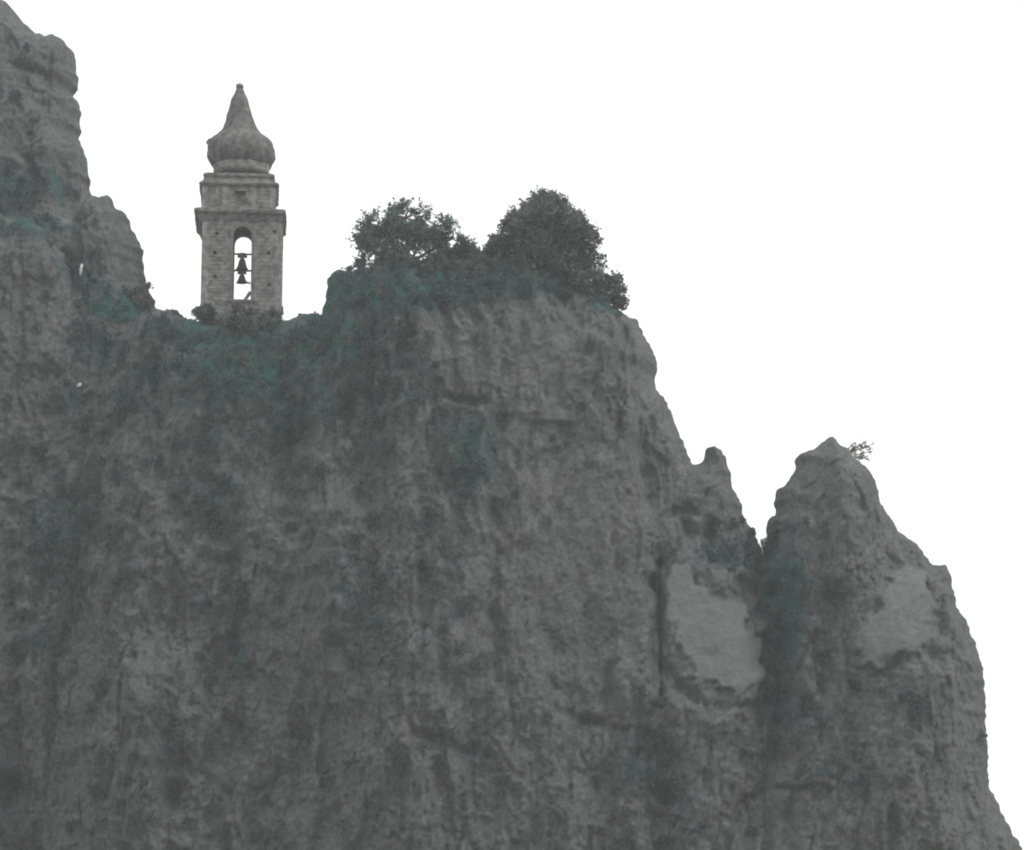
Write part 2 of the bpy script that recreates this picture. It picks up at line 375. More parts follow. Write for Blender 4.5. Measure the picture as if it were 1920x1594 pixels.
        for k_, sb in enumerate(SLABS):
            sb = np.array(sb, float); jx = PX + 16 * fbm(PX / 34, PY / 34, PX * 0 + 8.8, 3, .6); jy = PY + 16 * fbm(PX / 34, PY / 34, PX * 0 + 4.4, 3, .6)
            nr = (abs(PX - sb[:, 0].mean()) < 160) & (abs(PY - sb[:, 1].mean()) < 190)
            if not nr.any(): continue
            ii = inside(jx[nr], jy[nr], sb); dd, _, _ = seg_dist(jx[nr], jy[nr], sb, True)
            mk = np.where(ii, np.clip(dd / 8, 0, 1), 0) * (.95, .72, .45)[k_]
            pale[nr] = np.maximum(pale[nr] * (1 - .4 * mk), mk); veg[nr] *= 1 - mk; flat[nr] = np.maximum(flat[nr], mk)
        smooth_h = 1.9 * fbm(wx / 13, wz / 24, X * 0 + s, 2) + .75 + .11 * fbm(X / 1.2, Z / 1.6, X * 0 + s + 90, 4, .6)
        fl = np.clip(flat * 1.1, 0, .92); h = h * (1 - fl) + smooth_h * fl; h *= 1 - 0.4 * np.clip(pale, 0, 1) * (1 - fl)
        for pl, wd, dp in STROKES:
            pw = np.array(pl, float)
            bb = (PX > pw[:, 0].min() - 120) & (PX < pw[:, 0].max() + 120) & (PY > pw[:, 1].min() - 120) & (PY < pw[:, 1].max() + 120)
            if not bb.any(): continue
            jx = PX[bb] + 14 * perlin(PX[bb] / 60, PY[bb] / 45, PX[bb] * 0 + 2.2); jy = PY[bb]
            dd, _, _ = seg_dist(jx, jy, pw); dd = dd * 0.0395
            h[bb] -= dp * np.exp(-(dd / (wd * .8)) ** 2) * np.clip(.75 + 1.0 * perlin(PX[bb] / 38, PY[bb] / 38, PX[bb] * 0 + 3.3), .1, 1.3) * (1 - .8 * flat[bb])
        fade = sstep(0, 2.2, d) * (sstep(0, 2.0, dh) if holes else 1)
        if seed == 3:
            wv = 2.5 * perlin(PX / 22, PY / 40, PX * 0 + 6.6)
            ck = (PY > 1050) & (PY < 1335); h[ck] -= 1.5 * np.exp(-((PX[ck] + wv[ck] - 1236) / 2.8) ** 2) * np.minimum(1, (PY[ck] - 1050) / 40)
            ld = np.exp(-((PY - 793 - (PX - 1020) * .03 + wv * .5) / 4.0) ** 2) * sstep(968, 990, PX) * (1 - sstep(1060, 1078, PX))
            h += .28 * ld; pale = np.maximum(pale, ld * 1.0)
        y = Yc - f - h * relief * (0.12 + 0.88 * fade)
        y = np.where(d <= 0, Yc, y)
        y -= lean * np.maximum(0, 76 - Z) * 0.35 * np.minimum(1, d / 6)
        V = np.stack([X, y, Z], 1)
        return V, q, X, Z, d, np.clip(veg, 0, 1), np.clip(pale, 0, 1)
    V, F, X, Z, d, veg, pale = sheet(step, -1, True)
    V2, F2, *_ = sheet(0.2, 1, False)
    SURF.append((V, veg, d))
    allV = np.vstack([V, V2]); allF = np.vstack([F, F2 + len(V)])
    zz = np.zeros(len(V2))
    me = npmesh(name, allV, allF, True, {'veg': np.concatenate([veg, zz]), 'pale': np.concatenate([pale, zz])})
    o = link(name, me, ROCK); tag(o, label, 'cliff', None, 'structure')
    return o

LEFT = [(-260, -160), (-120, -70), (-40, -10), (0, 5), (14, 6), (30, 20), (40, 38), (50, 52), (70, 70), (92, 70), (103, 67), (125, 84),
 (139, 102), (142, 120), (149, 150), (146, 167), (136, 180), (147, 194), (153, 215), (152, 245), (143, 258), (156, 276), (164, 300),
 (168, 330), (169, 355), (176, 367), (190, 375), (207, 371), (217, 391), (236, 405), (246, 430), (262, 455), (271, 475), (268, 510),
 (277, 534), (284, 560), (300, 585), (330, 650), (370, 760), (400, 1000), (430, 1700)]
FRONT = [(-300, 300), (-120, 350), (0, 398), (60, 412), (95, 440), (120, 480), (134, 520), (146, 565), (168, 620), (180, 700), (205, 790),
 (230, 900), (250, 1050), (262, 1300), (275, 1700)]
MAIN = [(60, 1750), (80, 1300), (105, 1000), (150, 820), (185, 715), (215, 650), (248, 610), (280, 588), (295, 585), (320, 588), (345, 593), (365, 604), (440, 612), (530, 603), (545, 602), (560, 592), (585, 590), (604, 594), (611, 560),
 (613, 527), (624, 516), (650, 512), (690, 510), (740, 500), (800, 490), (860, 474), (900, 472), (940, 486), (1010, 505), (1065, 528), (1100, 556), (1158, 582),
 (1190, 605), (1214, 640), (1227, 680), (1232, 735), (1260, 778), (1274, 815), (1288, 850), (1300, 873), (1311, 869), (1321, 856),
 (1326, 843), (1338, 840), (1354, 850), (1364, 870), (1368, 900), (1380, 930), (1392, 965), (1402, 985), (1416, 1003), (1428, 1036),
 (1440, 1080), (1490, 1200), (1540, 1400), (1600, 1750)]
RIGHT = [(1300, 1750), (1380, 1350), (1405, 1120), (1418, 1060), (1430, 1036), (1437, 1010), (1440, 976), (1454, 970), (1457, 925), (1489, 890), (1494, 862),
 (1530, 838), (1560, 820), (1574, 835), (1590, 851), (1610, 868), (1626, 884), (1641, 905), (1648, 943), (1670, 974), (1700, 1010),
 (1714, 1020), (1740, 1056), (1770, 1061), (1779, 1085), (1790, 1135), (1815, 1180), (1836, 1240), (1848, 1310), (1845, 1400),
 (1850, 1475), (1874, 1520), (1895, 1565), (1915, 1600), (2000, 1750)]
mass('left_cliff', 'tall grey rock wall rising at the left edge above the saddle', 194, LEFT, 1, 6.5, 8, 0.08)
mass('left_buttress', 'grey rock buttress in the lower left in front of the tall wall', 186.5, FRONT, 2, 3.2, 9, 0.08)
mass('main_cliff', 'broad grey limestone cliff in the middle with bushes along its top', 188, MAIN, 3, 8.0, 10, 0.10)
mass('right_pinnacle', 'pointed grey rock pinnacle on the right side beyond the notch', 186, RIGHT, 5, 8.5, 9, 0.10)

# ------------------------------------------------------------------ ground (valley between the viewer and the cliff foot)
def ground():
    ax = np.concatenate([np.linspace(-600, -120, 14), np.linspace(-110, 110, 80), np.linspace(120, 600, 14)])
    ay = np.concatenate([np.linspace(-200, -20, 8), np.linspace(-10, 240, 90), np.linspace(260, 400, 6)])
    X, Y = np.meshgrid(ax, ay); sh = X.shape; X = X.ravel(); Y = Y.ravel()
    z = -0.02 * np.clip(Y - 1.5, 0, 165) + 0.5 * fbm(X / 18, Y / 18, X * 0 + 1, 3) * sstep(2, 20, np.abs(Y) + np.abs(X) * .3)
    z -= 0.5
    z -= 0
    I = np.arange(len(X)).reshape(sh)
    q = np.stack([I[:-1, :-1], I[:-1, 1:], I[1:, 1:], I[1:, :-1]], -1).reshape(-1, 4)
    m, n, b = mat('dry_grass_ground')
    f = noise(n, 0.35, 8, 0.7); n.links.new(ramp(n, f, [(0.35, (0.05, 0.062, 0.042)), (0.65, (0.17, 0.165, 0.13))]), b.inputs['Base Color'])
    bump(n, b, noise(n, 2.5, 6), 0.2)
    o = link('ground', npmesh('ground', np.stack([X, Y, z], 1), q, True), m); tag(o, None, None, None, 'structure')
ground()

# ------------------------------------------------------------------ bell tower
YT = 190.0
MPP = None
def pxw(px, py=500): return P(px, py, YT).x
def pz(py): return P(454, py, YT).z
CX = pxw(447); BZ = pz(640)
K = (P(554, 500, YT) - P(454, 500, YT)).x / 100          # metres per photo pixel at the tower
TW = empty('bell_tower', (CX, YT + 3.0, BZ), R(5.2))
tag(TW, 'tall square stone bell tower with onion dome standing on the saddle between the cliffs', 'bell tower')
def Z(py): return P(453, py, YT).z - BZ
def ZC(py): return P(453, py, YT + 3).z - BZ          # same, on the tower's middle axis
def bm_obj(name, bm, m, parent, smooth=False):
    me = bpy.data.meshes.new(name); bmesh.ops.recalc_face_normals(bm, faces=bm.faces); bm.to_mesh(me); bm.free()
    for p in me.polygons: p.use_smooth = smooth
    return link(name, me, m, parent)
def box(bm, x0, x1, y0, y1, z0, z1):
    v = [bm.verts.new(c) for c in ((x0, y0, z0), (x1, y0, z0), (x1, y1, z0), (x0, y1, z0), (x0, y0, z1), (x1, y0, z1), (x1, y1, z1), (x0, y1, z1))]
    for f in ((0, 1, 2, 3), (4, 7, 6, 5), (0, 4, 5, 1), (1, 5, 6, 2), (2, 6, 7, 3), (3, 7, 4, 0)): bm.faces.new([v[i] for i in f])
def prism(bm, pts, M, y0, y1):
    """polygon in local (x, z) pushed from y0 to y1, placed by matrix M"""
    a = [bm.verts.new(M @ Vector((x, y0, z))) for x, z in pts]; b = [bm.verts.new(M @ Vector((x, y1, z))) for x, z in pts]
    bm.faces.new(a); bm.faces.new(b[::-1])
    for i in range(len(pts)): j = (i + 1) % len(pts); bm.faces.new((a[i], b[i], b[j], a[j]))
H = 75 * K                                               # half width of the shaft
TH = 0.85
zs0, zs1 = Z(700), Z(395)
OW = 17.0 * K                                            # half width of the openings
osill, ospring = Z(562), Z(441.5)
back_spring = P(453, 443, YT + 5.7).z - BZ - OW
def wall(bm, M, hw, z0, z1, ow, sill, spring, th, holes=()):
    # built of vertical courses so that the arch is a true opening
    N = 10
    if sill > z0:
        prism(bm, [(-ow, z0), (ow, z0), (ow, sill), (-ow, sill)], M, -th, 0)
    xs = [-hw, -ow, ow, hw]
    arc = [(-ow * math.cos(math.pi * i / N), spring + ow * math.sin(math.pi * i / N)) for i in range(N + 1)]
    for i in range(N):
        a, b = arc[i], arc[i + 1]
        prism(bm, [a, b, (b[0], z1), (a[0], z1)], M, -th, 0)
    for s in (-1, 1):
        x_in, x_out = s * ow, s * hw
        hs_ = sorted([h for h in holes if h[0] * s > 0], key=lambda h: h[1]); z = z0
        for hx, hz, r in hs_:
            prism(bm, [(x_in, z), (x_out, z), (x_out, hz - r), (x_in, hz - r)], M, -th, 0)
            prism(bm, [(x_in, hz - r), (hx - r * s, hz - r), (hx - r * s, hz + r), (x_in, hz + r)], M, -th, 0)
            prism(bm, [(hx + r * s, hz - r), (x_out, hz - r), (x_out, hz + r), (hx + r * s, hz + r)], M, -th, 0)
            prism(bm, [(hx - r * s, hz - r), (hx + r * s, hz - r), (hx + r * s, hz + r), (hx - r * s, hz + r)], M, -th, -0.45)
            z = hz + r
        prism(bm, [(x_in, z), (x_out, z), (x_out, z1), (x_in, z1)], M, -th, 0)
bm = bmesh.new()
holes = [((405 - 453) * K, Z(440), 0.13), ((402 - 453) * K, Z(475), 0.15), ((404 - 453) * K, Z(520), 0.12),
         ((513 - 453) * K, Z(433), 0.14), ((502 - 453) * K, Z(474), 0.12), ((504 - 453) * K, Z(533), 0.15)]
for k in range(4):
    M = Matrix.Rotation(k * math.pi / 2, 4, 'Z') @ Matrix.Translation((0, H, 0)) if k % 2 == 0 else Matrix.Rotation(k * math.pi / 2, 4, 'Z') @ Matrix.Translation((0, H, 0))
    hw = H if k % 2 == 0 else H - TH - 0.002
    hl = holes if k == 2 else []
    if k == 2: hl = [(-a, b, c) for a, b, c in holes]
    wall(bm, M, hw, zs0, zs1, OW, osill, ospring if k != 0 else back_spring, TH, hl)
box(bm, -H + TH + .01, H - TH - .01, -H + TH + .01, H - TH - .01, zs0, osill - 0.5)       # belfry floor
bm_obj('shaft', bm, STONE, TW)
# raised archivolt and corner pilasters
for s in (-1, 1):
    for t in (-1, 1):
        bm = bmesh.new(); cx, cy = s * (H - 0.24), t * (H - 0.24)
        box(bm, cx - 0.27, cx + 0.27, cy - 0.27, cy + 0.27, zs0, Z(419))
        bm_obj('corner_pilaster', bm, PALE, TW)
N = 14
for k in range(4):
    if k == 0: continue
    bm = bmesh.new()
    M = Matrix.Rotation(k * math.pi / 2, 4, 'Z') @ Matrix.Translation((0, H, 0))
    for i in range(N):
        a0, a1 = math.pi * i / N, math.pi * (i + 1) / N
        p = [(-math.cos(a) * r, ospring + math.sin(a) * r) for a, r in ((a0, OW + .002), (a1, OW + .002), (a1, OW + .26), (a0, OW + .26))]
        prism(bm, p, M, -0.1, 0.06)
    for s in (-1, 1):
        prism(bm, [(s * (OW + .002), osill), (s * (OW + .22), osill), (s * (OW + .22), ospring), (s * (OW + .002), ospring)], M, -0.1, 0.045)
    bm_obj('arch_surround', bm, TRIM, TW); bm = bmesh.new()
    prism(bm, [(-OW - .35, osill - .2), (OW + .35, osill - .2), (OW + .35, osill - .003), (-OW - .35, osill - .003)], M, -0.2, 0.14)
    bm_obj('sill', bm, TRIM, TW)
# moulded, weathered cornices
def square_loft(name, prof, m, parent, n=14, jit=0.03, seed=0, off=(0, 0), back=None):
    rnd = random.Random(seed); bm = bmesh.new(); rings = []
    for hw, z in prof:
        ring = []
        for side in range(4):
            for i in range(n):
                t = -1 + 2 * i / n
                x, y = [(t, -1), (1, t), (-t, 1), (-1, -t)][side]
                j = rnd.uniform(-jit, jit)
                ring.append(bm.verts.new((off[0] + x * (hw + j), off[1] + y * (hw + j), max(z, back) if back and side == 2 else z + rnd.uniform(-jit, jit) * .6)))
        rings.append(ring)
    for a, b in zip(rings, rings[1:]):
        for i in range(len(a)): j = (i + 1) % len(a); bm.faces.new((a[i], a[j], b[j], b[i]))
    bm.faces.new(rings[-1])
    return bm_obj(name, bm, m, parent)
square_loft('main_cornice', [(H - .05, Z(418)), (H + .06, Z(414)), (H + .12, Z(410)), (H + .24, Z(405)), (H + .44, Z(401)), (H + .46, Z(396)), (H + .20, Z(392)), (H - .5, Z(389))], TRIM, TW, jit=.05, seed=4, off=(-5 * K, 0), back=Z(404))
AX = -8.5 * K; HA = 69.5 * K
bm = bmesh.new()
za0, za1 = Z(394), Z(348)
for k in range(4):
    M = Matrix.Translation((AX, 0, 0)) @ Matrix.Rotation(k * math.pi / 2, 4, 'Z') @ Matrix.Translation((0, HA, 0))
    hw = HA if k % 2 == 0 else HA - .5 - .002; d = .5; o1 = 10 * K; zt_, zb_ = Z(357), Z(383); off = -3 * K * (1 if k == 2 else 0)
    prism(bm, [(-hw, za0), (off - o1, za0), (off - o1, za1), (-hw, za1)], M, -d, 0)
    prism(bm, [(off + o1, za0), (hw, za0), (hw, za1), (off + o1, za1)], M, -d, 0)
    prism(bm, [(off - o1, za0), (off + o1, za0), (off + o1, zb_), (off - o1, zb_)], M, -d, 0)
    prism(bm, [(off - o1, zt_), (off + o1, zt_), (off + o1, za1), (off - o1, za1)], M, -d, 0)
    prism(bm, [(off - o1, zb_), (off + o1, zb_), (off + o1, zt_), (off - o1, zt_)], M, -d, -0.38)
bm_obj('attic_stage', bm, STONE, TW)
for sx in (-1, 1):
    for x in (HA - .25, 27 * K):
        bm = bmesh.new()
        M = Matrix.Translation((AX, 0, 0)) @ Matrix.Rotation(math.pi, 4, 'Z') @ Matrix.Translation((0, HA, 0))
        prism(bm, [(sx * x - .22, za0), (sx * x + .22, za0), (sx * x + .22, za1), (sx * x - .22, za1)], M, -0.05, 0.05)
        bm_obj('attic_pilaster', bm, PALE, TW)
square_loft('upper_cornice', [(HA + .0, Z(352)), (HA + .06, Z(349)), (HA + .20, Z(346)), (HA + .22, Z(343)), (HA + .02, Z(340)), (HA - .12, Z(336)), (HA - .2, Z(331)), (HA - .1, Z(328)), (HA - .12, Z(324)), (HA - .5, Z(320))], TRIM, TW, jit=.04, seed=9, off=(AX, 0))
# onion dome with eight soft ribs
def dome(name, prof, m, parent, seg=48, octo=0.05, jit=0.02, seed=1, cx=0.0, rough=0.0):
    rnd = random.Random(seed); bm = bmesh.new(); rings = []
    for r, z, *sh in prof:
        ring = []; cx_ = cx + (sh[0] if sh else 0)
        for i in range(seg):
            a = 2 * math.pi * i / seg; c = math.cos(((a + math.pi / 8) % (math.pi / 4)) - math.pi / 8)
            rr = r * (math.cos(math.pi / 8) / c * octo * 8 + (1 - octo * 8)) if octo else r
            rr += rnd.uniform(-jit, jit)
            if rough: rr += rough * float(fbm(np.array([math.cos(a) * r * 1.3]), np.array([math.sin(a) * r * 1.3]), np.array([z * 1.1]), 3, .7)[0]) * min(1, r / 1.2)
            ring.append(bm.verts.new((cx_ + rr * math.cos(a), rr * math.sin(a), z + rnd.uniform(-jit, jit) * .5)))
        rings.append(ring)
    for a, b in zip(rings, rings[1:]):
        for i in range(seg): j = (i + 1) % seg; bm.faces.new((a[i], a[j], b[j], b[i]))
    bm.faces.new(rings[0]); bm.faces.new(rings[-1])
    return bm_obj(name, bm, m, parent, True)
dome('neck_drum', [(55 * K, ZC(330)), (56 * K, ZC(322)), (54 * K, ZC(318)), (57 * K, ZC(314)), (55 * K, ZC(311)), (50 * K, ZC(309))], PALE, TW, octo=.08, cx=-6 * K, jit=.03)
prof = [(53, 314), (57, 309), (62, 302), (64.5, 294), (64.5, 286), (62.5, 278), (58, 270), (51, 262), (42, 254), (35, 247), (31, 241), (27.5, 234), (25, 226), (22.5, 216), (20, 206), (18, 197), (15.5, 189), (12, 181), (9, 174), (7, 168)]
dome('onion_dome', [(a * K * 1.06, ZC(b), -K * 5.5 * min(1, max(0, (290 - b) / 80))) for a, b in prof], TILE, TW, octo=.09, cx=-6.5 * K, jit=.035, rough=.13)
bm = bmesh.new()                                          # rib stumps (left one broken off proud)
for ang, sc in ((math.pi, 1.5),):
    for (r, py) in ((58, 266), (60, 269)):
        c = Vector((-6.5 * K + math.cos(ang) * r * K, math.sin(ang) * r * K, ZC(py)))
        m4 = Matrix.Translation(c) @ Matrix.Rotation(ang, 4, 'Z') @ Matrix.Diagonal((.22 * sc, .24, .22, 1))
        bmesh.ops.create_icosphere(bm, subdivisions=2, radius=1, matrix=m4)
bm_obj('dome_rib', bm, TRIM, TW, True)
dome('finial', [(6.5 * K, ZC(169)), (5 * K, ZC(167.5)), (7.3 * K, ZC(165)), (7.6 * K, ZC(162)), (6.0 * K, ZC(159)), (2.5 * K, ZC(157.2))], TRIM, TW, seg=20, octo=0, cx=-12.2 * K)
# beams that carry the bells
def tube(bm, a, b, ra, rb=None, seg=8):
    a = Vector(a); b = Vector(b); rb = ra if rb is None else rb
    q = (b - a).to_track_quat('Z', 'Y').to_matrix()
    A = [bm.verts.new(a + q @ Vector((math.cos(t) * ra, math.sin(t) * ra, 0))) for t in [2 * math.pi * i / seg for i in range(seg)]]
    B = [bm.verts.new(b + q @ Vector((math.cos(t) * rb, math.sin(t) * rb, 0))) for t in [2 * math.pi * i / seg for i in range(seg)]]
    for i in range(seg): j = (i + 1) % seg; bm.faces.new((A[i], A[j], B[j], B[i]))
    bm.faces.new(A[::-1]); bm.faces.new(B)
for py in (474, 505):
    bm = bmesh.new(); box(bm, -H + .3, H - .3, -H + .42, -H + .56, Z(py) - .06, Z(py) + .06); bm_obj('bell_beam', bm, WOODB, TW)
bm = bmesh.new(); tube(bm, (5 * K, -H + .3, osill - .05), (16.5 * K, -H + .3, Z(546)), .12, .16, 6); bm_obj('broken_sill_stone', bm, TRIM, TW)

def bell(py_top, py_bot, hw, label, lever=False):
    zc = BZ + Z(py_bot); loc = TW.matrix_basis @ Vector((0, -H + .49, Z(py_bot)))
    e = empty('bell', loc, R(5.2)); tag(e, label, 'bell', 'bells hanging in the tower opening')
    h = Z(py_top) - Z(py_bot); w_ = hw * K; bm = bmesh.new()
    prof = [(1.0, 0), (.93, .05), (.74, .25), (.6, .5), (.52, .72), (.42, .88), (.2, .98), (.02, 1.0)]
    seg = 24; rings = [[bm.verts.new((r * w_ * math.cos(2 * math.pi * i / seg), r * w_ * math.sin(2 * math.pi * i / seg), z * h)) for i in range(seg)] for r, z in prof]
    for a, b in zip(rings, rings[1:]):
        for i in range(seg): j = (i + 1) % seg; bm.faces.new((a[i], a[j], b[j], b[i]))
    bm.faces.new(rings[-1]); bm_obj('bell_body', bm, METAL, e, True)
    bm = bmesh.new(); tube(bm, (0, 0, h * .9), (0, 0, -.04), .025); bmesh.ops.create_icosphere(bm, subdivisions=2, radius=.07, matrix=Matrix.Translation((0, 0, -.05)))
    bm_obj('clapper', bm, METAL, e, True)
    bm = bmesh.new(); box(bm, -w_ * .75, w_ * .75, -.13, .13, h * 1.0 + .02, h + .26)
    bmesh.ops.create_icosphere(bm, subdivisions=2, radius=1, matrix=Matrix.Translation((0, 0, h + .26)) @ Matrix.Diagonal((w_ * .7, .14, .16, 1)))
    bm_obj('headstock', bm, WOODB, e, True)
    if lever:
        bm = bmesh.new(); tube(bm, (w_ * .6, 0, .1), (16 * K, .05, -.02), .06, .08); bm_obj('swing_lever', bm, METAL, e)
bell(481, 503, 12, 'upper dark bronze bell hanging in the arched opening of the tower')
bell(512, 528, 11, 'lower dark bronze bell with lever hanging in the arched opening of the tower', True)

# ------------------------------------------------------------------ foliage
def sprig_leaves(centres, dirs, lengths, leafsize, per, rng, droop=0.15, shade=None):
    """leaf quads in pairs along short twigs; returns verts, faces, shade"""
    n = len(centres); t = rng.uniform(0.05, 1, (n, per)); base = centres[:, None, :] + dirs[:, None, :] * (lengths[:, None, None] * t[..., None])
    base[..., 2] -= droop * (t ** 2) * lengths[:, None]
    base += rng.normal(0, leafsize * .35, base.shape)
    side = rng.normal(size=(n, per, 3)); side /= np.linalg.norm(side, axis=2)[..., None]
    ax = dirs[:, None, :] * 0.6 + side; ax /= np.linalg.norm(ax, axis=2)[..., None]
    r2 = rng.normal(size=(n, per, 3)); wv = np.cross(ax, r2); wv /= np.linalg.norm(wv, axis=2)[..., None] + 1e-9
    L = leafsize * rng.uniform(.6, 1.35, (n, per, 1)); Wd = L * rng.uniform(.28, .5, (n, per, 1))
    p0 = base; p1 = base + ax * L * .5 + wv * Wd; p2 = base + ax * L; p3 = base + ax * L * .5 - wv * Wd
    V = np.stack([p0, p1, p2, p3], 2).reshape(-1, 3); F = np.arange(len(V)).reshape(-1, 4)
    sh = np.repeat(np.clip((shade[:, None] if shade is not None else .5) + rng.normal(0, .22, (n, per)), 0, 1).ravel(), 4)
    return V, F, sh

def tree(name, label, cat, base, Y, lobes, nspr, leaf=0.26, per=12, slen=0.8, group=None, material=None, thick=0.16, seed=0, part='crown', open_=0.0, ydepth=1.0, bark=None):
    rng = np.random.RandomState(seed + 100); rnd = random.Random(seed + 5)
    b = P(*base, Y); root = empty(name, b); tag(root, label, cat, group)
    C = []; A = []
    for lx, ly, rx, ry in lobes:
        c = P(lx, ly, Y) - b; C.append(c); A.append((rx * K, max(rx, ry) * K * .85 * ydepth, ry * K))
    C = np.array([list(c) for c in C]); A = np.array(A); vol = A.prod(1) ** .75; pr = vol / vol.sum()
    # clumps inside the lobes, sprigs around clumps -> gaps and uneven edge
    ncl = max(6, nspr // 16)
    k = rng.choice(len(C), ncl, p=pr); d = rng.normal(size=(ncl, 3)); d /= np.linalg.norm(d, axis=1)[:, None]
    rad = rng.uniform(0.15, 1, ncl) ** (1 / 2.2)
    cl = C[k] + d * A[k] * rad[:, None]
    crad = rng.uniform(.35, .75, ncl) * np.clip(A[k].mean(1) * .35, .25, 1.0)
    cshade = rng.uniform(.05, .95, ncl)
    s = rng.choice(ncl, nspr); e = rng.normal(size=(nspr, 3)); e /= np.linalg.norm(e, axis=1)[:, None]
    pos = cl[s] + e * (crad[s] * rng.uniform(.2, 1, nspr) ** .5)[:, None]
    out = (pos - C[k[s]]) / A[k[s]]; out /= np.linalg.norm(out, axis=1)[:, None] + 1e-6
    dr = out * .9 + e * .7 + rng.normal(0, .3, (nspr, 3)) + np.array([0, 0, .25]); dr /= np.linalg.norm(dr, axis=1)[:, None]
    V, F, sh = sprig_leaves(pos, dr, rng.uniform(.5, 1.2, nspr) * slen, leaf, per, rng, shade=cshade[s])
    link(part, npmesh(part, V, F, False, {'shade': sh}), material or LEAF, root)
    # trunk, limbs, twigs
    bm = bmesh.new(); org = Vector((0, 0, -.8))
    mid = Vector(list(C.mean(0))) * .35
    tube(bm, org, mid * .5, thick * 1.2, thick); tube(bm, mid * .5, mid, thick, thick * .8)
    for c in C:
        c = Vector(list(c)); m_ = mid.lerp(c, .5) + Vector((rnd.uniform(-.3, .3), rnd.uniform(-.3, .3), rnd.uniform(-.1, .3)))
        tube(bm, mid, m_, thick * .7, thick * .5, 6); tube(bm, m_, c, thick * .5, thick * .25, 6)
    for i in range(ncl):
        c = Vector(list(cl[i])); o = Vector(list(C[k[i]])); m_ = o.lerp(c, .5) + Vector((rnd.uniform(-.2, .2),) * 3)
        tube(bm, o, m_, thick * .25 + .02, thick * .16 + .015, 5); tube(bm, m_, c, thick * .16 + .015, thick * .06 + .015, 5)
    for i in range(min(nspr, 260)):
        p = Vector(list(pos[i])); q = p + Vector(list(dr[i])) * slen * 1.05; c = Vector(list(cl[s[i]]))
        tube(bm, c, p, thick * .05 + .02, thick * .04 + .018, 4); tube(bm, p, q, thick * .04 + .018, .014, 4)
    bm_obj('trunk', bm, bark or BARK, root)
    return root

tree('tree', 'spreading open tree on the cliff top with sky showing through its crown', 'tree', (770, 520), 184,
     [(760, 408, 42, 22), (720, 438, 42, 30), (805, 432, 42, 28), (690, 470, 26, 28), (760, 465, 80, 38), (848, 448, 24, 18), (682, 422, 18, 12), (850, 485, 40, 25), (700, 495, 30, 14)], 1500, .18, 16, .85, 'trees on the cliff top', LEAF2, .2, 1)
tree('tree', 'tall dense dome-shaped tree, the highest of the greenery on the cliff top', 'tree', (1020, 560), 183.5,
     [(1022, 398, 46, 38), (1022, 390, 34, 32), (1018, 415, 66, 44), (1020, 440, 74, 54), (1055, 440, 52, 60), (975, 440, 40, 38), (1030, 500, 85, 55), (950, 480, 40, 32), (1085, 490, 32, 50), (985, 412, 26, 24), (1090, 465, 24, 44)], 4200, .2, 13, .7, 'trees on the cliff top', LEAF, .28, 2)
tree('tree', 'small ragged tree leaning over the right shoulder of the cliff top', 'tree', (1110, 575), 185,
     [(1110, 530, 26, 24), (1135, 545, 28, 26), (1148, 560, 18, 18), (1105, 560, 30, 22)], 520, .24, 11, .6, 'trees on the cliff top', LEAF, .12, 3)
tree('shrub', 'low rounded shrub in the dip between the two cliff top trees', 'shrub', (885, 500), 185.5,
     [(885, 476, 34, 18), (918, 486, 28, 18), (855, 488, 26, 20)], 620, .2, 11, .35, 'shrubs on the cliff', LEAF, .08, 4)
tree('shrub', 'long low hedge-like shrub under the open tree on the cliff top', 'shrub', (770, 545), 183,
     [(720, 520, 40, 18), (770, 518, 45, 20), (825, 512, 40, 20)], 900, .2, 11, .35, 'shrubs on the cliff', LEAF, .08, 15)
tree('shrub', 'dense low shrub under the left side of the domed tree', 'shrub', (910, 545), 183,
     [(880, 512, 32, 18), (920, 520, 36, 20), (960, 530, 34, 18)], 800, .2, 11, .35, 'shrubs on the cliff', LEAF2, .08, 16)
tree('shrub', 'thin shrub with reaching twigs at the left foot of the domed tree', 'shrub', (930, 500), 184.5,
     [(935, 470, 16, 20), (925, 450, 10, 8)], 90, .2, 9, .45, 'shrubs on the cliff', LEAF, .07, 5)
tree('shrub', 'small shrub hanging on the rock edge left of the open tree', 'shrub', (668, 525), 186.5,
     [(665, 508, 16, 8), (690, 512, 20, 8)], 110, .18, 9, .3, 'shrubs on the cliff', LEAF, .05, 6)
tree('shrub', 'leafy shrub at the lower left corner of the bell tower', 'shrub', (372, 625), 186,
     [(385, 590, 20, 22), (368, 600, 18, 20), (400, 605, 24, 20), (352, 607, 14, 12)], 330, .2, 11, .4, 'shrubs on the cliff', LEAF2, .08, 7)
tree('shrub', 'dense shrub directly below the arched opening of the bell tower', 'shrub', (455, 640), 185.5,
     [(430, 600, 34, 20), (470, 598, 36, 20), (450, 612, 50, 22)], 620, .2, 11, .4, 'shrubs on the cliff', LEAF, .08, 8)
tree('shrub', 'shrub at the lower right corner of the bell tower', 'shrub', (520, 640), 185.5,
     [(515, 602, 26, 18), (500, 615, 30, 18)], 330, .2, 11, .35, 'shrubs on the cliff', LEAF2, .08, 9)
tree('shrub', 'scrubby shrub on the last step of the tall left wall', 'shrub', (272, 560), 190,
     [(276, 545, 14, 9), (262, 552, 18, 12), (250, 570, 26, 14)], 170, .2, 9, .35, 'shrubs on the cliff', LEAF, .06, 10)
tree('shrub', 'small shrub on the crest between the left wall and the bell tower', 'shrub', (318, 610), 186.5,
     [(318, 598, 22, 10), (300, 598, 16, 10)], 200, .2, 9, .3, 'shrubs on the cliff', LEAF, .05, 11)
